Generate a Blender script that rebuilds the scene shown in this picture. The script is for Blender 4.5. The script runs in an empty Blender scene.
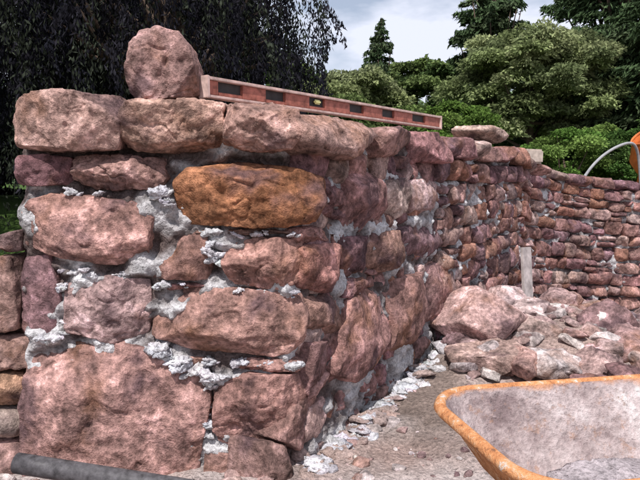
import bpy, bmesh, math, numpy as np
from mathutils import Vector, Matrix
rng=np.random.default_rng(7)
sc=bpy.context.scene
# ---------------------------------------------------------------- camera
EYE=1.4; PITCH=math.atan(60/640); cp,sp=math.cos(PITCH),math.sin(PITCH)
cam=bpy.data.cameras.new("camera"); co=bpy.data.objects.new("camera",cam); sc.collection.objects.link(co)
co.location=(0,0,EYE); co.rotation_euler=(math.pi/2-PITCH,0,0); cam.sensor_width=36; cam.lens=36; cam.clip_end=5000; cam.clip_start=0.05
sc.camera=co
# survey helper: bearing/elevation of a feature -> position on a vertical plane
def ray(u,v):
    a=(u-320)/640; b=(240-v)/640
    return np.array([a,cp+b*sp,-sp+b*cp])
def E(u,v,d):
    r=ray(u,v); t=d/r[1]; return np.array([r[0]*t,d,EYE+r[2]*t])
# ---------------------------------------------------------------- noise
def _h(i,j,k):
    n=(i*374761393+j*668265263+k*2147483647+1013904223)&0xffffffff
    n=((n^(n>>13))*1274126177)&0xffffffff
    n=((n^(n>>16))*2246822519)&0xffffffff
    return ((n^(n>>15))&0xffff)/32767.5-1
def vn(p):
    p=np.asarray(p,float); f=np.floor(p); t=p-f; t=t*t*(3-2*t); f=f.astype(np.int64)+10000
    x,y,z=f[:,0],f[:,1],f[:,2]; a,b,c=t[:,0],t[:,1],t[:,2]
    def L(u,v,w): return u+(v-u)*w
    return L(L(L(_h(x,y,z),_h(x+1,y,z),a),L(_h(x,y+1,z),_h(x+1,y+1,z),a),b),
             L(L(_h(x,y,z+1),_h(x+1,y,z+1),a),L(_h(x,y+1,z+1),_h(x+1,y+1,z+1),a),b),c)
def fbm(p,o=4):
    s=0;a=1;t=0
    for i in range(o):
        s=s+a*vn(p*(2**i)+i*17.3); t+=a; a*=.5
    return s/t
# ---------------------------------------------------------------- mesh helpers
def mesh_obj(name,V,F,mat,col=None,parent=None,smooth=True):
    V=np.asarray(V,np.float32); F=np.asarray(F,np.int32); n=F.shape[1]
    me=bpy.data.meshes.new(name); me.vertices.add(len(V)); me.vertices.foreach_set("co",V.ravel())
    me.loops.add(F.size); me.loops.foreach_set("vertex_index",F.ravel())
    me.polygons.add(len(F)); me.polygons.foreach_set("loop_start",np.arange(0,F.size,n,dtype=np.int32))
    me.polygons.foreach_set("loop_total",np.full(len(F),n,np.int32))
    me.polygons.foreach_set("use_smooth",np.full(len(F),smooth))
    me.update(calc_edges=True)
    if col is not None:
        at=me.color_attributes.new("tint","FLOAT_COLOR","POINT")
        c=np.ones((len(V),4),np.float32); c[:,:3]=col; at.data.foreach_set("color",c.ravel())
    me.materials.append(mat)
    ob=bpy.data.objects.new(name,me); sc.collection.objects.link(ob)
    if parent: ob.parent=parent
    return ob
def empty(name,loc=(0,0,0)):
    e=bpy.data.objects.new(name,None); sc.collection.objects.link(e); e.empty_display_size=.2; return e
class Acc:
    def __init__(s): s.V=[];s.F=[];s.C=[];s.n=0
    def add(s,V,F,c):
        s.V.append(V); s.F.append(F+s.n); s.n+=len(V)
        c=np.asarray(c,float); s.C.append(np.broadcast_to(c,(len(V),3)) if c.ndim==1 else c)
    def build(s,name,mat,parent=None,smooth=True):
        return mesh_obj(name,np.vstack(s.V),np.vstack(s.F),mat,np.vstack(s.C),parent,smooth)
def grid_faces(nu,nv):
    i=np.arange(nu-1)[:,None]; j=np.arange(nv-1)[None,:]
    a=(i*nv+j); return np.stack([a,a+nv,a+nv+1,a+1],-1).reshape(-1,4)
def tube(pts,rad,n=12,cap=True):
    pts=np.array(pts,float); m=len(pts); rad=np.broadcast_to(rad,(m,))
    V=[];
    for i in range(m):
        t=pts[min(i+1,m-1)]-pts[max(i-1,0)]; t=t/np.linalg.norm(t)
        a=np.cross(t,[0,0,1] if abs(t[2])<.9 else [1,0,0]); a/=np.linalg.norm(a); b=np.cross(t,a)
        for k in range(n):
            w=2*math.pi*k/n; V.append(pts[i]+rad[i]*(math.cos(w)*a+math.sin(w)*b))
    F=[]
    for i in range(m-1):
        for k in range(n): F.append([i*n+k,i*n+(k+1)%n,(i+1)*n+(k+1)%n,(i+1)*n+k])
    V=np.array(V)
    if cap:
        for base,c in((0,pts[0]),((m-1)*n,pts[-1])):
            V=np.vstack([V,c]); ci=len(V)-1
            for k in range(0,n,2): F.append([base+k,base+(k+1)%n,base+(k+2)%n,ci])
    return V,np.array(F)
def box(name,size,loc,rot,mat,parent=None,bev=.004):
    bm=bmesh.new(); bmesh.ops.create_cube(bm,size=1); bmesh.ops.scale(bm,vec=size,verts=bm.verts)
    if bev: bmesh.ops.bevel(bm,geom=bm.edges[:],offset=bev,segments=2,affect='EDGES')
    me=bpy.data.meshes.new(name); bm.to_mesh(me); bm.free(); me.materials.append(mat)
    o=bpy.data.objects.new(name,me); sc.collection.objects.link(o); o.location=loc; o.rotation_euler=rot
    if parent: o.parent=parent
    return o
# ---------------------------------------------------------------- materials
def M(name):
    m=bpy.data.materials.new(name); m.use_nodes=True; nt=m.node_tree; b=nt.nodes["Principled BSDF"]; b.inputs["Roughness"].default_value=.95
    b.inputs["Specular IOR Level"].default_value=.12
    return m,nt,b
def nd(nt,t,**k):
    n=nt.nodes.new(t)
    for a,v in k.items(): setattr(n,a,v)
    return n
def noise(nt,scale,detail=6,rough=.6,vec=None):
    n=nd(nt,"ShaderNodeTexNoise"); n.inputs["Scale"].default_value=scale; n.inputs["Detail"].default_value=min(detail,5); n.inputs["Roughness"].default_value=rough
    if vec: nt.links.new(vec,n.inputs["Vector"])
    return n.outputs["Fac"]
def ramp(nt,fac,*st):
    r=nd(nt,"ShaderNodeValToRGB"); e=r.color_ramp.elements
    while len(e)<len(st): e.new(.5)
    for x,(p,c) in zip(e,st): x.position=p; x.color=(*c,1) if len(c)==3 else c
    nt.links.new(fac,r.inputs[0]); return r.outputs[0]
def mix(nt,a,b,fac,mode='MIX'):
    n=nd(nt,"ShaderNodeMix",data_type='RGBA',blend_type=mode)
    for s,v in((6,a),(7,b),(0,fac)):
        if isinstance(v,(int,float)): n.inputs[s].default_value=v
        elif isinstance(v,tuple): n.inputs[s].default_value=(*v,1)
        else: nt.links.new(v,n.inputs[s])
    return n.outputs[2]
def bump(nt,b,h,dist,strength=1,prev=None):
    n=nd(nt,"ShaderNodeBump"); n.inputs["Distance"].default_value=dist; n.inputs["Strength"].default_value=strength
    nt.links.new(h,n.inputs["Height"])
    if prev: nt.links.new(prev,n.inputs["Normal"])
    nt.links.new(n.outputs[0],b.inputs["Normal"]); return n.outputs[0]
def g(x): return (x,x,x)
def coords(nt): return nd(nt,"ShaderNodeNewGeometry").outputs["Position"]
def stone_mat(name):
    m,nt,b=M(name); P=coords(nt)
    at=nd(nt,"ShaderNodeAttribute",attribute_name="tint").outputs["Color"]
    n1=noise(nt,6,5,.72,P); n2=noise(nt,30,4,.78,P); n3=noise(nt,2.6,3,.65,P)
    c=mix(nt,at,ramp(nt,n1,(.33,g(.28)),(.45,g(.74)),(.56,g(1.15)),(.68,(2.1,2.15,2.25))),1.0,'MULTIPLY')
    c=mix(nt,c,(.26,.125,.07),ramp(nt,n3,(.54,g(0)),(.66,g(.45))))
    c=mix(nt,c,(.085,.052,.058),ramp(nt,n3,(.34,g(.8)),(.45,g(0))))
    c=mix(nt,c,ramp(nt,n2,(.30,g(.42)),(.5,g(1.)),(.66,g(1.6))),1.0,'MULTIPLY')
    nt.links.new(c,b.inputs["Base Color"])
    p=bump(nt,b,n1,.035,.6); bump(nt,b,n2,.015,.9,p)
    return m
def mortar_mat(name,dark=0.0):
    m,nt,b=M(name); P=coords(nt); n1=noise(nt,9,4,.7,P); n2=noise(nt,60,3,.7,P)
    at=nd(nt,"ShaderNodeAttribute",attribute_name="tint").outputs["Color"]
    c=mix(nt,at,ramp(nt,n1,(.3,g(.5)),(.6,g(1.1))),1.0,'MULTIPLY')
    c=mix(nt,c,ramp(nt,n2,(.3,g(.55)),(.6,g(1.2))),1.0,'MULTIPLY')
    nt.links.new(c,b.inputs["Base Color"]); p=bump(nt,b,n1,.03,.8); bump(nt,b,n2,.012,1,p); return m
STONE=stone_mat("stone"); MORT=mortar_mat("mortar")
def plain(name,col,rough=.6,var=.25,scale=20,metal=0,bd=.002):
    m,nt,b=M(name); P=coords(nt); n=noise(nt,scale,7,.65,P)
    c=mix(nt,col,ramp(nt,n,(.3,g(1-var)),(.7,g(1+var))),1.0,'MULTIPLY'); nt.links.new(c,b.inputs["Base Color"])
    b.inputs["Roughness"].default_value=rough; b.inputs["Metallic"].default_value=metal; bump(nt,b,n,bd,.6); return m
# ---------------------------------------------------------------- rocks
_ico={}
def ico(r):
    if r not in _ico:
        bm=bmesh.new(); bmesh.ops.create_icosphere(bm,subdivisions=r,radius=1)
        V=np.array([v.co[:] for v in bm.verts]); F=np.array([[v.index for v in f.verts] for f in bm.faces]); bm.free()
        V/=np.linalg.norm(V,axis=1)[:,None]; _ico[r]=(V,F)
    return _ico[r]
def outline_R(poly,c,th):
    d=np.stack([np.cos(th),np.sin(th)],1); R=np.full(len(th),1e9); n=len(poly)
    for i in range(n):
        a=poly[i]-c; e=poly[(i+1)%n]-poly[i]
        den=d[:,0]*e[1]-d[:,1]*e[0]; den=np.where(abs(den)<1e-9,1e-9,den)
        t=(a[0]*e[1]-a[1]*e[0])/den; s=(a[0]*d[:,1]-a[1]*d[:,0])/den
        ok=(t>0)&(s>=-.001)&(s<=1.001); R=np.where(ok&(t<R),t,R)
    R[R>1e8]=np.median(R); return R
def rock(poly,front,back,res=4,amp=.02,cuts=9,seed=None,p=7,fit=1.0,free=False):
    """polygon (a,b) in metres; returns local verts (a,depth,b): depth -front .. +back"""
    r=np.random.default_rng(seed if seed is not None else rng.integers(1<<30))
    poly=np.array(poly,float); c=(poly.min(0)+poly.max(0))/2*.5+poly.mean(0)*.5
    N,F=ico(res); th=np.linspace(-math.pi,math.pi,181); R=outline_R(poly,c,th); R[-1]=R[0]
    if free: R=.25*np.r_[R[-2],R[:-1]]+.5*R+.25*np.r_[R[1:],R[1]]
    ang=np.arctan2(N[:,2],N[:,0]); rho=np.hypot(N[:,0],N[:,2]); Rv=np.interp(ang,th,R)
    kk=(rho**p+abs(N[:,1])**p)**(-1/p)
    hx=(poly[:,0].max()-poly[:,0].min())/2; hz=(poly[:,1].max()-poly[:,1].min())/2; D=(front+back)/2
    q=np.stack([Rv*rho*kk*np.cos(ang)/hx,N[:,1]*kk,Rv*rho*kk*np.sin(ang)/hz],1)
    for j in range(cuts):
        if free: m=r.normal(size=3)
        else:
            m=r.normal(size=3)*[.8,.2,.8]
            if j%4: m[1]-=r.uniform(.9,2.4)
        m/=np.linalg.norm(m)
        dd=q@m; o=dd.max()*(r.uniform(.62,.88) if free else (r.uniform(.74,.93) if j%4 else r.uniform(.88,.98))); q=q-np.outer(np.maximum(dd-o,0),m)
    for ax,(lo,hi) in ((0,((poly[:,0].min()-c[0])/hx,(poly[:,0].max()-c[0])/hx)),(2,((poly[:,1].min()-c[1])/hz,(poly[:,1].max()-c[1])/hz))):
        a,b=q[:,ax].min(),q[:,ax].max(); q[:,ax]=lo+(q[:,ax]-a)/(b-a)*(hi-lo)
    a,b=q[:,1].min(),q[:,1].max(); q[:,1]=-1+(q[:,1]-a)/(b-a)*2
    q[:,0]*=fit; q[:,2]*=fit
    V=q*[hx,D,hz]; off=r.uniform(0,50,3)
    nn=N/np.linalg.norm(N*[1/hx,1/D,1/hz],axis=1)[:,None]/np.array([hx,D,hz]); nn/=np.linalg.norm(nn,axis=1)[:,None]
    if not free: nn=nn*[.5,1,.5]
    s=min(hx,hz,.16)
    w=V+.25*s*np.stack([vn(V/s*1.2+off),vn(V/s*1.2+off+5),vn(V/s*1.2+off+11)],1)
    # split faces: planar flakes (nearest-of-random-planes), terraces, cracks, light grain
    a1=fbm(w*(.8/s)+off,2); st=2.8; f=a1*st; fl=np.floor(f); fr=f-fl; terr=(fl+np.clip((fr-.5)*9+.5,0,1))/st
    cr=np.clip(abs(fbm(w*(.9/s)+off+9,2))/.045,0,1)-1; d2=fbm(V*(4.5/s)+off+3,3)
    pl=np.full(len(V),1e9)
    for k in range(9):
        nv=r.normal(size=3); nv/=np.linalg.norm(nv); ph=r.uniform(0,1); sw=(V@nv)/s*.55+ph; tri=abs(sw-np.floor(sw)-.5)*2
        pl=np.minimum(pl,tri+r.uniform(.0,.35))
    V=V+nn*(terr*amp*1.0+cr*amp*.4+d2*amp*.36+(pl-.3)*amp*1.0)[:,None]
    V[:,0]+=c[0]; V[:,2]+=c[1]; V[:,1]+=(back-front)/2
    return V,F
PAL=[(.27,.150,.132),(.21,.118,.115),(.29,.175,.148),(.235,.13,.108),(.31,.21,.18),(.185,.11,.112),(.27,.14,.10),(.37,.265,.23)]
def tint(r=rng,base=None,k=1.0):
    if base is not None: k*=.77
    b=np.array(base if base is not None else PAL[r.integers(len(PAL))]); b=b*[1,.99,1.04]; return np.clip(b*k*r.uniform(.87,1.13)*(1+r.normal(size=3)*.02),.02,.8)
# ---------------------------------------------------------------- wall geometry
PTS=np.array([(-.09,3.0),(.89,4.77),(2.24,7.0),(2.72,7.62),(3.3,8.0),(4.3,8.3),(6.2,8.7)])
seg=np.r_[0,np.cumsum(np.linalg.norm(np.diff(PTS,axis=0),axis=1))]
SS=np.linspace(0,seg[-1],400); PX=np.interp(SS,seg,PTS[:,0]); PY=np.interp(SS,seg,PTS[:,1])
kx=np.hanning(61); kx/=kx.sum()
def smo(a):
    e=np.r_[2*a[0]-a[30:0:-1],a,2*a[-1]-a[-2:-32:-1]]; return np.convolve(e,kx,'valid')
PX,PY=smo(PX),smo(PY); TX,TY=np.gradient(PX,SS),np.gradient(PY,SS)
def onpath(s,dep,z):
    x=np.interp(s,SS,PX); y=np.interp(s,SS,PY); tx=np.interp(s,SS,TX); ty=np.interp(s,SS,TY); L=np.hypot(tx,ty)
    ex=np.minimum(s,0)
    x=x+ex*tx/L; y=y+ex*ty/L
    return np.stack([x-dep*ty/L,y+dep*tx/L,z],1)
def topz(s): return np.interp(s,[0,4.45,4.75,6.4,8.6],[1.75,1.74,1.61,1.42,1.27])
T0=np.array([.484,.875]); 
def RW(u,v):   # survey onto the straight first leg of the receding face
    r=ray(u,v); n=np.array([T0[1],-T0[0]]); t=(n@PTS[0])/(n@r[:2]); p=r*t
    return ((p[:2]-PTS[0])@T0, EYE+p[2])
wall=empty("stone_wall")
A=Acc()
O=(.35,.16,.085)
left=[ # outline (survey), front proud, back, tint
([(11,97),(30,93),(80,92),(113,93),(127,102),(122,135),(118,149),(60,152),(14,147),(9,120)],.11,.42,(.43,.28,.23)),
([(124,106),(142,101),(200,99),(224,102),(222,140),(216,151),(150,151),(122,146)],.12,.42,(.43,.265,.21)),
([(224,104),(262,101),(298,107),(303,135),(292,150),(250,153),(222,150)],.12,.4,(.45,.28,.23)),
([(12,155),(40,153),(67,156),(67,184),(36,187),(12,185)],.02,.3,(.25,.14,.14)),
([(69,156),(100,153),(160,157),(167,178),(156,191),(90,190),(68,180)],.03,.3,(.34,.20,.17)),
([(171,180),(186,167),(235,161),(285,166),(324,177),(328,202),(314,223),(255,228),(188,225),(173,206)],.09,.35,O),
([(18,201),(50,193),(130,200),(153,215),(149,258),(127,267),(60,260),(18,245)],.06,.3,(.39,.235,.19)),
([(146,231),(178,229),(206,234),(214,262),(209,281),(148,280)],.04,.3,(.34,.19,.16)),
([(221,242),(260,237),(301,240),(303,281),(285,291),(230,286),(221,265)],.06,.35,(.40,.225,.18)),
([(15,257),(46,255),(59,288),(59,333),(36,338),(15,336)],.0,.3,(.27,.155,.15)),
([(64,283),(90,275),(147,280),(150,305),(145,343),(98,343),(64,337)],.03,.3,(.43,.30,.26)),
([(149,296),(180,287),(240,289),(301,294),(308,318),(304,349),(270,358),(188,353),(150,340)],.07,.35,(.39,.225,.18)),
([(24,356),(60,343),(120,344),(167,355),(206,376),(211,402),(203,440),(198,492),(120,500),(24,492),(20,410)],.09,.35,(.41,.24,.20)),
([(211,383),(245,373),(296,374),(306,398),(296,432),(275,456),(226,449),(210,430)],.08,.35,(.38,.22,.18)),
([(203,451),(240,454),(280,450),(282,500),(204,505)],.06,.35,(.36,.21,.17)),
([(-30,262),(12,256),(15,300),(14,333),(-30,336)],-.02,.3,(.32,.195,.17)),
([(-40,341),(28,339),(34,368),(10,373),(-40,373)],.0,.3,(.39,.25,.21)),
([(-35,377),(19,375),(25,398),(10,409),(-35,409)],.02,.3,(.41,.24,.16)),
([(-30,411),(17,411),(21,441),(-30,445)],.02,.3,(.42,.33,.28)),
([(-30,447),(19,445),(22,490),(-30,490)],.03,.3,(.35,.21,.18)),
([(-10,236),(12,231),(14,253),(-10,254)],-.02,.3,(.25,.16,.15)),
([(152,283),(205,285),(210,291),(158,292)],-.01,.2,None),
([(222,360),(285,359),(304,364),(300,373),(245,370)],.02,.25,(.35,.2,.16)),
([(172,230),(215,229),(300,230),(302,238),(240,237)],-.01,.25,(.33,.2,.16)),
([(150,357),(205,359),(209,374),(190,368)],-.01,.2,None),
]
for po,f,b,t in left:
    P=[E(u,v,3.0)[[0,2]] for u,v in po]
    big_=len(po)>6
    V,F=rock(P,f,b,6 if big_ else (5 if len(po)>4 else 4),.034 if big_ else .02,18,p=12,fit=.995); V[:,1]+=3.0
    A.add(V,F,tint(base=t))
right=[
([(298,112),(345,118),(374,126),(375,157),(340,160),(300,153)],.11,.5,(.40,.25,.21)),
([(375,125),(415,130),(415,163),(377,161)],.09,.5,(.38,.23,.19)),
([(415,131),(442,134),(442,163),(416,163)],.09,.5,None),
([(325,180),(346,174),(348,214),(331,219)],.01,.3,(.25,.145,.135)),
([(347,176),(372,170),(384,183),(382,222),(367,232),(346,228)],.05,.3,(.30,.165,.15)),
([(384,180),(411,178),(412,217),(385,222)],.03,.3,None),
([(412,180),(441,179),(441,214),(413,216)],.03,.3,None),
([(301,228),(331,226),(335,241),(304,244)],.02,.3,(.31,.175,.15)),
([(303,246),(339,244),(342,286),(325,294),(305,288)],.05,.3,(.38,.195,.16)),
([(341,238),(367,234),(369,270),(344,279)],.03,.3,None),
([(370,234),(400,230),(402,268),(372,275)],.05,.3,(.41,.235,.19)),
([(403,227),(441,221),(441,257),(404,266)],.03,.3,None),
([(307,300),(330,295),(347,300),(345,335),(310,340)],.04,.3,(.36,.22,.17)),
([(345,280),(367,277),(367,295),(346,299)],.01,.2,None),
([(350,300),(389,282),(393,330),(356,382),(331,381),(339,332)],.07,.3,(.38,.215,.18)),
([(390,282),(421,272),(424,328),(402,359),(385,365),(392,325)],.06,.3,(.34,.19,.16)),
([(423,269),(448,259),(450,314),(425,330)],.04,.3,(.33,.2,.17)),
([(306,342),(332,340),(332,384),(313,408),(304,382)],.03,.3,(.27,.155,.14)),
([(298,406),(328,385),(330,418),(306,452),(288,442)],.0,.3,(.29,.165,.145)),
([(280,446),(300,454),(300,495),(276,500)],.0,.3,(.27,.165,.14)),
]
for po,f,b,t in right:
    P=[RW(u,v) for u,v in po]
    V,F=rock(P,f,b,5,.026,14,p=12,fit=1.0); V=onpath(V[:,0],V[:,1],V[:,2]); A.add(V,F,tint(base=t))
def stone_rect(s0,s1,z0,z1,f,b,res,amp,shear=True,tb=None):
    g_=.003+.006*rng.random(); w=s1-s0; h=z1-z0; j=lambda k:rng.uniform(-1,1)*k
    P=[(s0+g_+j(.012),z0+g_+j(.010)),((s0+s1)/2+j(w*.2),z0+g_-abs(j(.008))),(s1-g_+j(.012),z0+g_+j(.010)),(s1-g_+j(.008),(z0+z1)/2+j(h*.2)),
       (s1-g_+j(.015),z1-g_+j(.010)),((s0+s1)/2+j(w*.2),z1-g_+j(.010)),(s0+g_+j(.015),z1-g_+j(.010)),(s0+g_+j(.008),(z0+z1)/2+j(h*.2))]
    V,F=rock(P,f,b,res,amp,9,p=12)
    top=topz(V[:,0]) if shear else 0
    V=onpath(V[:,0],V[:,1],V[:,2]+top); A.add(V,F,tint(base=tb))
s=2.03
while s<4.5:
    w=min(rng.uniform(.3,.6),4.6-s); 
    if w<.12: break
    stone_rect(s,s+w,-.17+rng.uniform(-.02,.02),0+rng.uniform(-.03,.01),.09,.5,4,.022); s+=w
s=4.6
while s<8.4:
    w=rng.uniform(.25,.5); stone_rect(s,s+w,-.13+rng.uniform(-.02,.02),rng.uniform(-.03,.03),.06,.45,4,.018); s+=w
def courses(sa,sb,ztop,zbot,hm,wmin,wmax,res,inset=0.0,amp=.018):
    z=ztop
    while z>zbot:
        h=hm*rng.uniform(.8,1.25); s=sa+rng.uniform(-.03,.03)
        while s<sb:
            w=rng.uniform(wmin,wmax)
            if rng.random()<.14 and h>.12:
                stone_rect(s,s+w*.7,z-h*.5,z,rng.uniform(.0,.04)-inset,.25,res,.012); stone_rect(s,s+w*.7,z-h,z-h*.52,rng.uniform(.0,.04)-inset,.25,res,.012); s+=w*.7; continue
            dz=.015*math.sin(s*4+z*9)
            stone_rect(s,s+w,z-h+dz+rng.uniform(0,.012),z+dz,rng.uniform(.005,.055)-inset,.25,res,amp); s+=w
        z-=h
courses(0.08,2.0,-.19,-1.75,.15,.12,.3,4,.055)     # hearting stones filling behind the surveyed ones
courses(2.03,4.55,-.2,-1.55,.18,.15,.40,4,amp=.022)
courses(4.55,8.5,-.13,-1.9,.155,.16,.42,4,amp=.02)
A.build("stones",STONE,wall)
# mortar core
LO=np.array([.53,.515,.525]); DK_=np.array([.12,.09,.085])
def core_left():
    xs=np.arange(-1.47,-.04,.009); zs=np.arange(-.1,1.70,.009)
    X,Z=np.meshgrid(xs,zs,indexing='ij'); p=np.stack([X.ravel(),np.full(X.size,3.),Z.ravel()],1)
    n=fbm(p*[6,6,9],4); n2=fbm(p*24+5,4); n3=fbm(p*2+7,2); up=np.clip((p[:,2]-1.28)/.12,0,1)
    dep=.046-.075*np.clip(n+.1,-.5,.5)-.045*n2
    edge=np.clip((X.ravel()+1.47)/.06,0,1); dep=dep+.1*(1-edge)
    er=np.clip((X.ravel()+.16)/.09,0,1); dep=dep+.16*er
    dep+=.07*up
    p[:,1]=3+dep
    k=np.clip(.50+2.2*n+1.0*n3-.55*up,0,1)[:,None]
    return p,grid_faces(len(xs),len(zs)),DK_*(1-k)+LO*k
def core_right(s0,s1,st,name,far=0.):
    ss=np.arange(s0,s1,st); nz=int(2.3/st); zr=np.linspace(-2.3,-.06,nz)
    S,Z=np.meshgrid(ss,zr,indexing='ij'); s=S.ravel(); z=Z.ravel()+topz(s)
    p=onpath(s,np.zeros(len(s)),z); n=fbm(p*[6,6,9],4); n2=fbm(p*24+5,3); n3=fbm(p*2+7,2); up=np.clip((z-1.38)/.1,0,1)
    dep=.045-.08*np.clip(n+.05,-.5,.5)-.04*n2+.01*far
    dep+=.05*up+.12*np.clip((.10-s)/.1,0,1)
    p=onpath(s,dep,z)
    k=np.clip(.46-.08*far-.03*np.clip(s-2,0,3)+2.4*n+1.2*n3-.4*up,0,1)[:,None]
    mesh_obj(name,p,grid_faces(len(ss),nz),MORT,DK_*(1-k)+LO*k,wall)
p,F,c=core_left(); mesh_obj("mortar_front",p,F,MORT,c,wall)
core_right(0,4.56,.012,"mortar_side"); core_right(4.5,8.5,.02,"mortar_far",1.)
def solid(ss,depf,depb,zt,name,left=False):
    V=[]
    for s_ in ss:
        t=zt(s_)
        for d,z in((depf,-.6),(depf,t),(depb,t),(depb,-.6)):
            V.append(onpath(np.array([s_]),np.array([d]),np.array([z]))[0] if not left else (s_,3+d,z))
    n=len(ss); F=[]
    for i in range(n-1):
        for k in range(3): F.append([i*4+k,(i+1)*4+k,(i+1)*4+k+1,i*4+k+1])
    F.append([0,1,2,3]); F.append([(n-1)*4+3,(n-1)*4+2,(n-1)*4+1,(n-1)*4])
    mesh_obj(name,V,F,MORT,np.array((.18,.14,.13)),wall,False)
solid(np.linspace(-1.42,-.18,8),.15,.42,lambda s:1.66,"core_front",True)
solid(np.linspace(.2,4.5,40),.13,.48,lambda s:1.67,"core_side")
solid(np.linspace(4.5,8.5,40),.13,.45,lambda s:topz(s)-.07,"core_far")
# ---------------------------------------------------------------- ground
def hgt(x,y):
    x=np.asarray(x,float); y=np.asarray(y,float); p=np.stack([x,y,0*x],1)
    near=np.clip((y-.2)/1,0,1)*np.clip((14-y)/5,0,1)
    h=near*(fbm(p*2.5,4)*.05+fbm(p*11,3)*.018)
    heap=.34*np.exp(-(((x-2.05)/1.0)**2+((y-5.0)/.7)**2)**1.3)*(1+.25*fbm(p*3+4,3))
    strip=.14*np.exp(-((x-(y-3)*.56-.2)/.4)**2)*np.clip((y-3.0)/1.8,0,1)*np.clip((7-y)/2,0,1)
    h=h+heap+strip
    h=h-.35*np.clip((x-2.6)/1.2,0,1)*np.clip((y-5.8)/1,0,1)*np.clip((13-y)/3,0,1)
    h=h+1.0*(lambda t:t*t*(3-2*t))(np.clip((y-10)/4,0,1))
    return h
def axis(a,b,st,far):
    m=np.arange(a,b,st); k=[];d=st
    while sum(k)<far: d*=1.22; k.append(d)
    k=np.cumsum(k); return np.r_[a-k[::-1],m,m[-1]+k]
gx=axis(-3,5,.03,2500); gy=axis(1.5,8.5,.03,2500)
X,Y=np.meshgrid(gx,gy,indexing='ij'); x=X.ravel(); y=Y.ravel()
m,nt,b=M("ground"); P=coords(nt)
at=nd(nt,"ShaderNodeAttribute",attribute_name="tint").outputs["Color"]
n1=noise(nt,3,4,.65,P); n2=noise(nt,45,4,.7,P)
vo=nd(nt,"ShaderNodeTexVoronoi"); vo.inputs["Scale"].default_value=38; nt.links.new(P,vo.inputs["Vector"])
c=mix(nt,at,ramp(nt,n1,(.3,g(.7)),(.7,g(1.25))),1.,'MULTIPLY'); c=mix(nt,c,ramp(nt,n2,(.3,g(.5)),(.68,g(1.4))),1.,'MULTIPLY')
nt.links.new(c,b.inputs["Base Color"]); p=bump(nt,b,n2,.03,1); bump(nt,b,vo.outputs["Distance"],.010,.7,p); GR=m
pp=np.stack([x,y,0*x],1)
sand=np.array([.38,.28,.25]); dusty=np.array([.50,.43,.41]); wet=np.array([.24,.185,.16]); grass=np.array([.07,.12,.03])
k=np.clip(.5+1.6*fbm(pp*2.2+3,4),0,1)[:,None]; col=sand*(1-k)+dusty*k
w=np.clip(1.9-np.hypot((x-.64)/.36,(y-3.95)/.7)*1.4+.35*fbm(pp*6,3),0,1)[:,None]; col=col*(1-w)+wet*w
gk=np.clip((y-9.3)/1.2+.3*fbm(pp*1.5,3),0,1); gk=np.maximum(gk,np.clip((-x-3.2)/1.0,0,1))[:,None]; col=col*(1-gk)+grass*gk
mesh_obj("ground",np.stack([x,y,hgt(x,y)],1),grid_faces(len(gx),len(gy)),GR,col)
# ---------------------------------------------------------------- rubble
def blobpoly(w,h,r,k=6):
    th=np.sort(np.linspace(0,2*math.pi,k,endpoint=False)+r.uniform(-.4,.4,k)); q=r.uniform(.75,1.15,k)
    return np.stack([w/2*np.cos(th)*q,h/2*np.sin(th)*q],1)
def freerock(acc,c,w,d,h,rotz,tilt,res,tn,amp=None,cuts=14,poly=None,free=True):
    V,F=rock(blobpoly(w,h,rng) if poly is None else poly,d/2,d/2,res,amp or min(w,h,d)*.06,cuts,p=6,free=free)
    R=np.array(Matrix.Rotation(rotz,3,'Z')@Matrix.Rotation(tilt[0],3,'X')@Matrix.Rotation(tilt[1],3,'Y'))
    acc.add(V@R.T+np.array(c),F,tint(base=tn))
B=Acc()
def at_(u,v,d): return E(u,v,d)
big=[ # u,v,dist,w,depth,h,rotz,tilt
(485,318,4.75,.86,.5,.44,.2,(.1,.22),(.52,.34,.30)),
(458,346,4.6,.28,.3,.22,.5,(.3,-.5),(.16,.10,.10)),
(492,360,4.35,.60,.4,.28,.1,(.2,-.1),(.48,.32,.28)),
(524,364,4.2,.34,.3,.22,.6,(.2,.2),(.46,.29,.25)),
(556,364,4.2,.46,.3,.18,0,(.3,0),(.68,.60,.56)),
(540,336,4.7,.56,.3,.30,.4,(.2,.3),(.50,.36,.32)),
(575,326,4.9,.48,.3,.26,.1,(.2,.2),(.42,.28,.25)),
(606,334,4.8,.66,.35,.42,.4,(.3,-.35),(.27,.17,.165)),
(634,350,4.5,.56,.4,.34,.1,(.3,.3),(.42,.28,.25)),
(592,368,4.2,.42,.3,.20,.5,(.2,-.2),(.48,.34,.30)),
(655,325,5.0,.6,.4,.34,.1,(.2,.1),(.38,.25,.22)),
(508,299,5.2,.48,.3,.26,.1,(.2,.2),(.56,.43,.39)),
(532,310,5.0,.46,.3,.24,.7,(.2,.2),(.56,.42,.38)),
(560,304,5.3,.46,.3,.24,.3,(.2,.1),(.42,.29,.26)),
(600,312,5.3,.46,.3,.24,.9,(.1,.2),(.47,.33,.29)),
(640,380,3.9,.4,.3,.2,.1,(.2,.2),None),
(600,392,3.6,.35,.3,.2,.4,(.2,.2),None),
(700,350,4.6,.5,.4,.3,.4,(.2,.2),None),
]
for u,v,d,w,dp,h,rz,tl,tn in big: freerock(B,at_(u,v,d),w,dp,h,rz,tl,5,tn,amp=.02,cuts=16)
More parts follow.
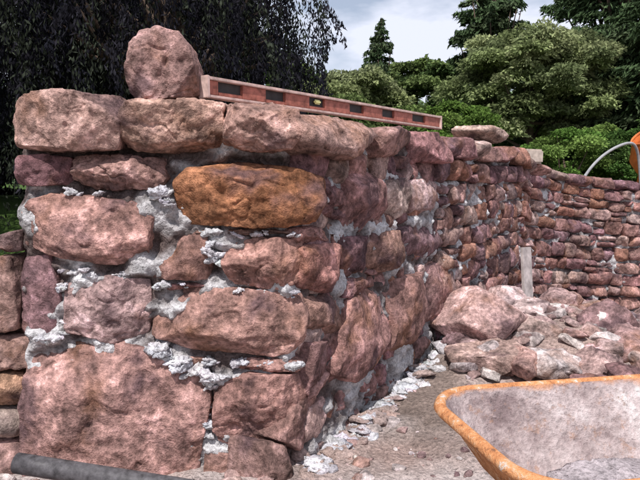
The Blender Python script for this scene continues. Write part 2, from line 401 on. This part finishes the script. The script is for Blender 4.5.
for i in range(640):
    t=rng.random()
    if t<.36: a,bb=rng.normal(2.0,.75),rng.normal(4.9,.55); s_=rng.uniform(.03,.18)
    elif t<.85:
        a=rng.uniform(-.15,1.8); bb=rng.uniform(2.85,4.4); s_=.010+.075*rng.random()**2.6
    else: a,bb=rng.uniform(-1.8,0),rng.uniform(2.5,2.9); s_=rng.uniform(.02,.09)
    wy=3+max(0,(a+.09))/.553
    if bb>wy-.06 and a>-.1: continue
    if math.hypot((a-.62)/.33,(bb-4.0)/.6)<1 and rng.random()<.85: continue
    z=float(hgt([a],[bb])[0]); light=rng.random()<.35
    freerock(B,(a,bb,z+s_*.08),s_*rng.uniform(1,1.8),s_,s_*rng.uniform(.5,.9),rng.uniform(0,6),(rng.uniform(-.4,.4),rng.uniform(-.4,.4)),4 if s_>.1 else (3 if s_>.05 else 2),(.60,.52,.48) if light else (.42,.29,.26),cuts=12)
B.build("rubble_pile",STONE)
# mortar droppings at base of wall and beads squeezed out of the joints
C=Acc()
for i in range(420):
    s_=rng.uniform(-.02,3.2); w=.012+.09*rng.random()**2.4; dep=-abs(rng.normal(0,.05))-.02
    q=onpath(np.array([s_]),np.array([dep]),np.array([0.]))[0]; z=float(hgt([q[0]],[q[1]])[0])
    freerock(C,(q[0],q[1],z+w*rng.uniform(-.3,.2)),w*rng.uniform(1,2.8),w*1.5,w*.6,rng.uniform(0,6),(rng.uniform(-.3,.3),rng.uniform(-.3,.3)),3,(.72,.70,.70) if rng.random()<.7 else (.50,.38,.33),cuts=6,amp=w*.25)
for (u0,v0,u1,v1,n,sz) in [(150,347,215,380,20,.045),(205,360,300,366,14,.028),(158,190,172,206,8,.038),(208,234,220,266,9,.032),(150,285,215,286,10,.022),(60,270,150,277,9,.024),
      (61,285,64,335,5,.024),(60,191,165,197,6,.02),(228,232,300,235,7,.018),(36,340,60,340,5,.03),(225,290,300,294,9,.024),(208,374,210,440,7,.024)]:
    for i in range(n):
        f=rng.random(); q=E(u0+(u1-u0)*f+rng.normal()*2,v0+(v1-v0)*f+rng.normal()*1.5,3.0+rng.uniform(.0,.035)); w=sz*rng.uniform(.5,1.4)
        freerock(C,q,w*rng.uniform(1.8,3.6),w*2,w*rng.uniform(.7,1.2),0,(rng.uniform(-.3,.3),rng.uniform(-.4,.4)),4,(.74,.72,.72),cuts=3,amp=w*.4)
o=C.build("mortar_lumps",MORT,wall)
# ---------------------------------------------------------------- rocks on top of the wall
T=Acc(); P=[E(u,v,3.12)[[0,2]] for u,v in [(134,46),(146,35),(162,32),(182,36),(193,50),(200,68),(202,98),(165,104),(140,101),(133,78)]]
V,F=rock(P,.16,.16,6,.032,16,p=8,seed=31); V[:,1]+=3.12; T.add(V,F,tint(base=(.37,.23,.20))); T.build("boulder",STONE)
T=Acc(); q=onpath(np.array([3.35]),np.array([.12]),np.array([1.78]))[0]; freerock(T,q+[0,0,.04],.66,.4,.15,.9,(0,.03),5,(.52,.38,.31),amp=.014,cuts=6); T.build("flat_stone",STONE)
q=onpath(np.array([5.0]),np.array([.12]),np.array([0]))[0]; CON=plain("concrete",(.44,.37,.32),.9,.3,22,0,.006)
box("concrete_block",(.25,.25,.16),(q[0],q[1],float(topz(5.0))+.085),(0,.02,.4),CON,bev=.02)
# ---------------------------------------------------------------- spirit level
lv=empty("spirit_level"); RED=plain("red_paint",(.33,.12,.09),.5,.45,25); ALU=plain("worn_flange",(.55,.40,.36),.5,.35,22); DK=plain("dark_recess",(.05,.045,.045),.5)
YEL=plain("vial_yellow",(.7,.66,.3),.2,.05)
a=np.array([-.545,3.10,1.790]); bb=np.array([.93,5.12,1.80]); d=bb-a; L=np.linalg.norm(d); rz=math.atan2(d[1],d[0]); ry=-math.asin(d[2]/L)
H=.10
def lbox(n,sz,off,mat,bev=.003):
    R=Matrix.Rotation(rz,3,'Z')@Matrix.Rotation(ry,3,'Y'); pos=Vector(a)+R@Vector(off); return box(n,sz,pos,(0,ry,rz),mat,lv,bev)
lbox("top_flange",(L,.055,.016),(L/2,0,H-.008),ALU); lbox("bottom_flange",(L,.055,.014),(L/2,0,.007),ALU)
wins=[(.07,.24),(.42,.58),(.80,.95),(1.22,1.38),(1.62,1.78),(2.05,2.25)]
edges=[0]+[v for w_ in wins for v in w_]+[L]
for i in range(0,len(edges)-1):
    x0,x1=edges[i],edges[i+1]
    if x1-x0<.01: continue
    if i%2==0: lbox("web_%d"%i,(x1-x0,.034,H-.032),((x0+x1)/2,0,H/2),RED)
    else:
        lbox("rail_%d"%i,(x1-x0,.03,.018),((x0+x1)/2,0,.024),RED); lbox("recess_%d"%i,(x1-x0,.008,H-.052),((x0+x1)/2,.004,.009+H/2),DK,0)
lbox("end_cap",(.02,.062,H+.006),(-.008,0,H/2),ALU); lbox("end_cap_2",(.02,.062,H+.006),(L+.008,0,H/2),ALU)
lbox("vial",(.06,.02,.026),(.88,-.012,H/2+.01),YEL,.008)
# ---------------------------------------------------------------- wheelbarrow
wb=empty("wheelbarrow")
def rr(hx,hy,r,z,n=14,ox=0,oy=0):
    o=[]
    for cx,cy,a0 in((hx-r,hy-r,0),(-(hx-r),hy-r,90),(-(hx-r),-(hy-r),180),(hx-r,-(hy-r),270)):
        for k in range(n): w=math.radians(a0+90*k/(n-1)); o.append((cx+r*math.cos(w)+ox,cy+r*math.sin(w)+oy,z))
    return np.array(o)
WR=np.array(Matrix.Rotation(math.radians(12),3,'Z')); WC=np.array([1.065,2.08,0]); ZR=.60
def loft(loops,name,mat,closeend=True,jit=0.0):
    n=len(loops[0]); V=np.vstack(loops); F=[]
    for i in range(len(loops)-1):
        for k in range(n): F.append([i*n+k,i*n+(k+1)%n,(i+1)*n+(k+1)%n,(i+1)*n+k])
    if closeend:
        V=np.vstack([V,loops[-1].mean(0)]); b0=(len(loops)-1)*n
        for k in range(0,n,2): F.append([b0+k,b0+(k+1)%n,b0+(k+2)%n,len(V)-1])
    V=V+np.stack([vn(V*5),vn(V*5+9),vn(V*4+3)],1)*.008
    V=V@WR.T+WC; return mesh_obj(name,V,F,mat,None,wb)
m,nt,b=M("mortar_coated_steel"); P=coords(nt); n1=noise(nt,5,5,.68,P); n2=noise(nt,50,4,.7,P)
sx=nd(nt,"ShaderNodeSeparateXYZ"); nt.links.new(P,sx.inputs[0]); mr=nd(nt,"ShaderNodeMath",operation='MULTIPLY_ADD'); mr.inputs[1].default_value=.12; nt.links.new(n1,mr.inputs[0]); nt.links.new(sx.outputs[2],mr.inputs[2])
c=ramp(nt,n1,(.33,(.20,.15,.15)),(.45,(.35,.28,.275)),(.58,(.46,.385,.38)),(.70,(.64,.59,.58)))
c=mix(nt,c,(.33,.19,.13),ramp(nt,noise(nt,14,5,.75,P),(.56,g(0)),(.66,g(.6))))
c=mix(nt,c,ramp(nt,n2,(.3,g(.7)),(.65,g(1.2))),1.,'MULTIPLY')
c=mix(nt,c,(.50,.22,.10),ramp(nt,mr.outputs[0],(.648,g(0)),(.668,g(.8))))
nt.links.new(c,b.inputs["Base Color"]); p=bump(nt,b,n1,.03,.9); bump(nt,b,n2,.01,1,p); TRAY=m
m,nt,b=M("rusty_orange"); P=coords(nt); n1=noise(nt,20,5,.78,P)
c=ramp(nt,n1,(.34,(.20,.10,.06)),(.43,(.46,.19,.08)),(.54,(.58,.28,.13)),(.59,(.56,.33,.19)),(.64,(.56,.50,.46)))
nt.links.new(c,b.inputs["Base Color"]); bump(nt,b,n1,.016,1); ORG=m
prof=[(0,0,.18,0),(.008,-.02,.18,0),(.05,-.1,.16,0),(.10,-.2,.14,.01),(.15,-.27,.12,.02),(.20,-.30,.10,.03)]
inner=[rr(.585-i*1.15,.385-i*.8,r,ZR+z,ox=o_) for i,z,r,o_ in prof]
loft(inner,"tray_inside",TRAY)
loft([l-[0,0,.006]+(l-l.mean(0))*[.012,.012,0] for l in inner],"tray_outside",ORG)
loft([rr(.585,.385,.18,ZR),rr(.59,.39,.185,ZR+.008),rr(.60,.40,.195,ZR+.012),rr(.620,.420,.21,ZR+.004),rr(.625,.425,.21,ZR-.012),rr(.617,.417,.21,ZR-.024),rr(.60,.40,.2,ZR-.02)],"rolled_rim",ORG,False)
def wtube(name,pts,r,mat):
    V,F=tube(pts,r,12); return mesh_obj(name,V@WR.T+WC,F,mat,None,wb)
STL=plain("steel_tube",(.12,.12,.12),.5,.3,30,.6); RUB=plain("rubber",(.03,.03,.03),.8)
for sgn in(-1,1):
    wtube("handle_%d"%(sgn+2),[(-.50,sgn*.05,.2),(-.2,sgn*.18,.26),(.4,sgn*.26,.28),(.9,sgn*.29,.5),(1.15,sgn*.3,.55)],.018,STL)
    wtube("leg_%d"%(sgn+2),[(.30,sgn*.24,.28),(.36,sgn*.26,.02),(.5,sgn*.26,.02),(.52,sgn*.265,.33)],.014,STL)
th=np.linspace(0,2*math.pi,37); wtube("tyre",[(-.50+.16*math.cos(t),0,.2+.16*math.sin(t)) for t in th],.042,RUB)
wtube("axle",[(-.50,-.06,.2),(-.50,.06,.2)],.015,STL); wtube("hub",[(-.5,-.03,.2),(-.5,.03,.2)],.11,STL)
T=Acc(); freerock(T,(1.10,2.2,ZR-.285),.5,.28,.09,.2,(0,0),5,(.50,.44,.44),amp=.03,free=False); o=T.build("leftover_mortar",MORT,wb)
# ---------------------------------------------------------------- black pipe
pa=E(17,463,2.72); pb=E(150,484,2.62); dd=pb-pa
V,F=tube([pa+dd*t for t in (0,.3,.6,1,1.3)],.045,20,False); V2,F2=tube([pa+dd*t for t in (0,.3,.6,1,1.3)],.038,20,False)
i=np.arange(20); ring=np.stack([i,(i+1)%20,(i+1)%20+len(V),i+len(V)],1)
mesh_obj("drain_pipe",np.vstack([V,V2]),np.vstack([F,F2+len(V),ring]),plain("black_plastic",(.08,.075,.08),.45,.55,30))
# ---------------------------------------------------------------- board against wall
q=onpath(np.array([4.0]),np.array([-.2]),np.array([0]))[0]; W=plain("weathered_wood",(.40,.35,.34),.85,.45,9)
box("wooden_board",(.17,.03,.86),(q[0],q[1],.30),(-.1,.04,.75),W,bev=.004)
# ---------------------------------------------------------------- cement mixer & hose
cm=empty("cement_mixer"); OR=plain("orange_paint",(.62,.17,.05),.5,.3,9)
def lathe(name,prof,loc,rot,mat,par,n=28):
    V=[];F=[]
    for z,r in prof:
        for k in range(n): w=2*math.pi*k/n; V.append((r*math.cos(w),r*math.sin(w),z))
    for i in range(len(prof)-1):
        for k in range(n): F.append([i*n+k,i*n+(k+1)%n,(i+1)*n+(k+1)%n,(i+1)*n+k])
    R=np.array(Matrix.Rotation(rot[2],3,'Z')@Matrix.Rotation(rot[1],3,'Y')@Matrix.Rotation(rot[0],3,'X'))
    return mesh_obj(name,np.array(V)@R.T+np.array(loc),F,mat,None,par)
gz=float(hgt([5.],[9.6])[0])
lathe("drum",[(-.33,.01),(-.33,.2),(-.1,.36),(.08,.36),(.33,.2),(.36,.21),(.36,.19),(.05,.33)],(5.0,9.6,1.78),(0,-.7,.3),OR,cm)
for dx in(-.35,.35):
    for dy in(-.3,.3):
        V,F=tube([(5.03+dx*.6,9.6+dy*.3,1.5),(5+dx,9.6+dy,gz-.3)],.025); mesh_obj("stand_leg",V,F,OR,None,cm)
box("motor_housing",(.3,.35,.4),(5.45,9.6,1.55),(0,0,.1),OR,cm,.03)
hp=[E(585,176,8.9),E(592,166,8.9),E(602,156,9.0),E(614,148,9.0),E(626,143,9.1),E(634,143,9.2),E(638,152,9.3),E(640,170,9.35),E(641,200,9.4)]
pts=[]
for i in range(len(hp)-1):
    for t in np.linspace(0,1,6,endpoint=False): pts.append(hp[i]*(1-t)+hp[i+1]*t)
pts=np.array(pts); 
for _ in range(8): pts[1:-1]=.25*pts[:-2]+.5*pts[1:-1]+.25*pts[2:]
V,F=tube(pts,.02,10); mesh_obj("hose",V,F,plain("grey_hose",(.30,.30,.31),.5,.2))
# ---------------------------------------------------------------- vegetation
def leafmat(name,tr=.3):
    m=bpy.data.materials.new(name); m.use_nodes=True; nt=m.node_tree; nt.nodes.clear()
    o=nd(nt,"ShaderNodeOutputMaterial"); d=nd(nt,"ShaderNodeBsdfDiffuse"); t=nd(nt,"ShaderNodeBsdfTranslucent"); mx=nd(nt,"ShaderNodeMixShader"); mx.inputs[0].default_value=tr
    a=nd(nt,"ShaderNodeAttribute",attribute_name="tint"); nt.links.new(a.outputs["Color"],d.inputs[0]); nt.links.new(a.outputs["Color"],t.inputs[0])
    if tr==0: nt.links.new(d.outputs[0],o.inputs[0]); return m
    nt.links.new(d.outputs[0],mx.inputs[1]); nt.links.new(t.outputs[0],mx.inputs[2]); nt.links.new(mx.outputs[0],o.inputs[0]); return m
LEAF=leafmat("foliage"); NEEDLE=leafmat("needles",0); BARK=plain("bark",(.09,.065,.05),.95,.3,12,0,.02)
def leaves(C,A_,l,w,r):
    n=len(C); a=A_+r.normal(size=(n,3))*.45; a/=np.linalg.norm(a,axis=1)[:,None]
    b=np.cross(a,r.normal(size=(n,3))); b/=np.linalg.norm(b,axis=1)[:,None]
    ll=(l*r.uniform(.6,1.4,n))[:,None]; ww=(w*r.uniform(.6,1.4,n))[:,None]
    V=np.stack([C-a*ll,C+b*ww,C+a*ll,C-b*ww],1).reshape(-1,3); return V,np.arange(4*n).reshape(-1,4)
def limbs(base,tips,r0,parent,name="trunk"):
    ac=Acc(); top=np.array(base)+[0,0,max(t[2] for t in tips)-base[2]]*np.array([1,1,.85])
    V,F=tube([np.array(base)-[0,0,.3],np.array(base)*.5+top*.5+rng.normal(size=3)*[.1,.1,0],top],[r0,r0*.6,r0*.12],9); ac.add(V,F,(.1,.1,.1))
    for t in tips:
        t=np.array(t); f=rng.uniform(.25,.6); s0=np.array(base)*(1-f)+top*f; s0[2]=min(s0[2],t[2]-.2); mid=(s0+t)/2+[0,0,-.08*np.linalg.norm(t-s0)]
        V,F=tube([s0,mid,t],[r0*.35,r0*.2,r0*.06],6); ac.add(V,F,(.1,.1,.1))
    ac.build(name,BARK,parent)
def broad(name,x,y,top,rx,cb,n,l,cols,seed,ncl=40,conv=.33):
    r=np.random.default_rng(seed); z0=float(hgt([x],[y])[0]); e=empty(name); cz=(top+cb)/2; rz=(top-cb)/2
    d=r.normal(size=(ncl,3)); d/=np.linalg.norm(d,axis=1)[:,None]; rad=r.uniform(.25,1,ncl)**.5
    cc=d*rad[:,None]*[rx*.85,rx*.85,rz*.85]+[x,y,cz]; cr=r.uniform(.45,1.25,ncl)*rx*conv
    per=r.multinomial(n,cr**2/sum(cr**2)); Cs=[];As=[];K=[]
    for c,rr_,m_ in zip(cc,cr,per):
        q=r.normal(size=(m_,3)); q/=np.linalg.norm(q,axis=1)[:,None]; q[:,2]=np.where(q[:,2]<-.3,-q[:,2],q[:,2])
        lump=1+.35*vn(q*2.5+c)
        Cs.append(c+q*((rr_*lump*r.uniform(.4,1.2,m_)**.7)[:,None])*[1,1,.62]); As.append(q*[1,1,.2]-[0,0,.3])
        base=np.array(cols[r.integers(len(cols))])*r.uniform(.7,1.3); K.append(base*r.uniform(.6,1.45,(m_,1)))
    V,F=leaves(np.vstack(Cs),np.vstack(As),l,l*.5,r); mesh_obj("leaves",V,F,LEAF,np.repeat(np.vstack(K),4,0),e,False)
    limbs((x,y,z0),[tuple(c) for c in cc[:14]],max(.06,rx*.06),e); return e
def conifer(name,x,y,top,rx,n,l,cols,seed,bare=0.05,pw=.85):
    r=np.random.default_rng(seed); z0=float(hgt([x],[y])[0]); e=empty(name); H_=top-z0; nb=int(170)
    hb=bare+(1-bare)*r.random(nb)**.8; az=r.uniform(0,2*math.pi,nb); R=rx*(1-hb)**pw*r.uniform(.6,1.2,nb)+.1
    bi=r.choice(nb,n,p=R**1.3/sum(R**1.3)); t=r.random(n)**.7; sw=r.normal(size=n)*.22*(1.1-t)*R[bi]
    dx,dy=np.cos(az[bi]),np.sin(az[bi]); px=x+dx*R[bi]*t-dy*sw; py=y+dy*R[bi]*t+dx*sw
    pz=z0+hb[bi]*H_-R[bi]*t*.28+R[bi]*t*t*.1-abs(r.normal(size=n))*.07*R[bi]**.5*1.5
    Ax=np.stack([dx*.7,dy*.7,np.full(n,-.55)],1); V,F=leaves(np.stack([px,py,pz],1),Ax,l,l*.28,r)
    cb=np.array([cols[i] for i in r.integers(len(cols),size=nb)])*r.uniform(.7,1.3,(nb,1)); K=cb[bi]*r.uniform(.6,1.4,(n,1))
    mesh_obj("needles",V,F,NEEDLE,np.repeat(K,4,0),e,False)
    limbs((x,y,z0),[(x,y,top)]+[(x+math.cos(az[i])*R[i]*.9,y+math.sin(az[i])*R[i]*.9,z0+hb[i]*H_-R[i]*.16) for i in range(0,nb,5)],.05+rx*.05,e); return e
def weeping(name,x,y,top,rx,n,cols,seed,l=.05,ns=650):
    r=np.random.default_rng(seed); z0=float(hgt([x],[y])[0]); e=empty(name)
    az=r.uniform(0,2*math.pi,ns); R=rx*r.uniform(.1,1,ns)**.6; zt=z0+(top-z0)*(1-.45*(R/rx)**2)*r.uniform(.5,1,ns); L_=r.uniform(.4,2.2,ns)*(top-z0)/6
    si=r.integers(ns,size=n); t=r.random(n); sway=r.normal(size=(ns,2))*.35
    C=np.stack([x+np.cos(az[si])*(R[si]+.25*np.sqrt(t))+sway[si,0]*t+r.normal(size=n)*.09*(1.2-t),y+np.sin(az[si])*(R[si]+.25*np.sqrt(t))+sway[si,1]*t+r.normal(size=n)*.09,zt[si]-L_[si]*t],1)
    V,F=leaves(C,np.tile([0,0,-1.],(n,1)),l,l*.3,r); cb=np.array([cols[i] for i in r.integers(len(cols),size=ns)])*r.uniform(.5,1.5,(ns,1)); K=cb[si]*r.uniform(.6,1.4,(n,1))
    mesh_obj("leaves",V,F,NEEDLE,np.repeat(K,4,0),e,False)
    limbs((x,y,z0),[(x,y,top)]+[(x+math.cos(az[i])*R[i],y+math.sin(az[i])*R[i],zt[i]) for i in range(0,ns,14)],.28,e)
DKC=[(.019,.018,.023),(.028,.033,.024),(.013,.013,.018)]  # near-black on purpose: the shade these trees stand in is put into the colour
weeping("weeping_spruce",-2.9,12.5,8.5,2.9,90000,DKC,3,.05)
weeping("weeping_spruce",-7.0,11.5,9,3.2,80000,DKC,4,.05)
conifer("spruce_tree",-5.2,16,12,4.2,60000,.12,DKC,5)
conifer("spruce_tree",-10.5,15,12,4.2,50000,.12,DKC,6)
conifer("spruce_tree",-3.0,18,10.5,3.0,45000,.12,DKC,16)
G1=[(.11,.155,.05),(.135,.18,.065),(.08,.12,.045)]; G2=[(.21,.24,.11),(.24,.27,.14),(.15,.18,.08)]; G3=[(.055,.085,.04),(.07,.095,.05)]
def ux(u,d): return (u-320)/640*d
def vz(v,d): return EYE+(180-v)/640*d
broad("maple_tree",ux(528,22),22,vz(22,22),3.1,2.0,80000,.07,[(.19,.23,.10),(.25,.28,.14),(.15,.18,.085)],11,85,.24)
broad("maple_tree",ux(342,30),30,vz(58,30),2.9,1.5,35000,.10,G2,12,55,.27)
broad("oak_tree",ux(284,34),34,vz(46,34),3.0,1.2,35000,.12,G1,13,55,.27)
broad("oak_tree",ux(415,36),36,vz(50,36),2.8,1.2,35000,.12,G1,14,55,.27)
conifer("pine_tree",ux(380,38),38,vz(24,38),3.6,32000,.15,G3,15)
conifer("pine_tree",ux(488,34),34,vz(-60,34),4.8,50000,.16,G3,17)
conifer("pine_tree",ux(612,25),25,vz(-130,25),5.4,75000,.14,G3,18)
conifer("pine_tree",ux(668,21),21,vz(-120,21),4.2,50000,.13,G3,19)
broad("oak_tree",ux(590,30),30,vz(35,30),3.2,1.5,30000,.12,G3+G1,20,45,.3)
broad("shrub",ux(452,14),14,vz(84,14),1.05,1.0,26000,.038,[(.12,.20,.045),(.17,.25,.065)],21,40,.3)
broad("shrub",ux(560,12.5),12.5,vz(124,12.5),.85,.9,22000,.032,[(.11,.20,.045),(.16,.24,.065)],22,40,.3)
broad("shrub",ux(600,13.5),13.5,vz(122,13.5),.9,.9,22000,.035,[(.11,.19,.045),(.15,.22,.06)],23,40,.3)
broad("shrub",ux(640,12.6),12.6,vz(112,12.6),.9,.9,22000,.032,[(.08,.15,.04),(.11,.18,.055)],24,40,.3)
broad("shrub",ux(400,18),18,vz(98,18),1.5,.9,22000,.055,G1,25,40,.3)
broad("shrub",ux(330,18),18,vz(92,18),1.5,.9,22000,.055,G1,26,40,.3)
r=np.random.default_rng(44); n=90000; xa=r.uniform(-75,75,n); prof=9.5+2.2*vn(np.stack([xa*.16,0*xa,0*xa],1))+1.3*vn(np.stack([xa*.5,0*xa+3,0*xa],1)); h=prof*r.random(n)**.75
C_=np.stack([xa,62+r.uniform(-3,3,n)+2.5*vn(np.stack([xa*.3,h*.4,0*xa],1)),.8+h],1)
cl=vn(np.stack([xa*.45,h*.6,0*xa+7],1)); K=np.array([.10,.14,.075])*(1+.5*cl[:,None])*r.uniform(.6,1.4,(n,1))
V,F=leaves(C_,np.tile([0,-.3,-.6],(n,1)),.32,.2,r); mesh_obj("distant_trees",V,F,NEEDLE,np.repeat(K,4,0),None,False)
# ---------------------------------------------------------------- light
tos=Vector((-.16,-.64,1.0)).normalized()
sun=bpy.data.lights.new("sun","SUN"); sun.energy=5.0; sun.angle=math.radians(.5); sun.color=(1,.96,.92); so=bpy.data.objects.new("sun",sun); sc.collection.objects.link(so)
so.rotation_euler=tos.to_track_quat('Z','Y').to_euler(); so.location=(0,-5,10)
w=bpy.data.worlds.new("World"); sc.world=w; w.use_nodes=True; nt=w.node_tree; bg=nt.nodes["Background"]
sky=nd(nt,"ShaderNodeTexSky",sky_type='NISHITA'); sky.sun_disc=False; sky.sun_elevation=math.asin(tos.z); sky.sun_rotation=math.atan2(tos.x,tos.y)
tc=nd(nt,"ShaderNodeTexCoord"); mp=nd(nt,"ShaderNodeMapping"); mp.inputs["Scale"].default_value=(1,1,2.6); mp.inputs["Location"].default_value=(.75,.1,.45); nt.links.new(tc.outputs["Generated"],mp.inputs[0])
cf=ramp(nt,noise(nt,4.2,5,.55,mp.outputs[0]),(.38,g(.35)),(.54,g(.98)))
nt.links.new(mix(nt,sky.outputs[0],(8.9,9.3,10.8),cf),bg.inputs[0]); bg.inputs[1].default_value=.1
sc.view_settings.view_transform='Standard'; sc.view_settings.look='None'; sc.view_settings.exposure=0
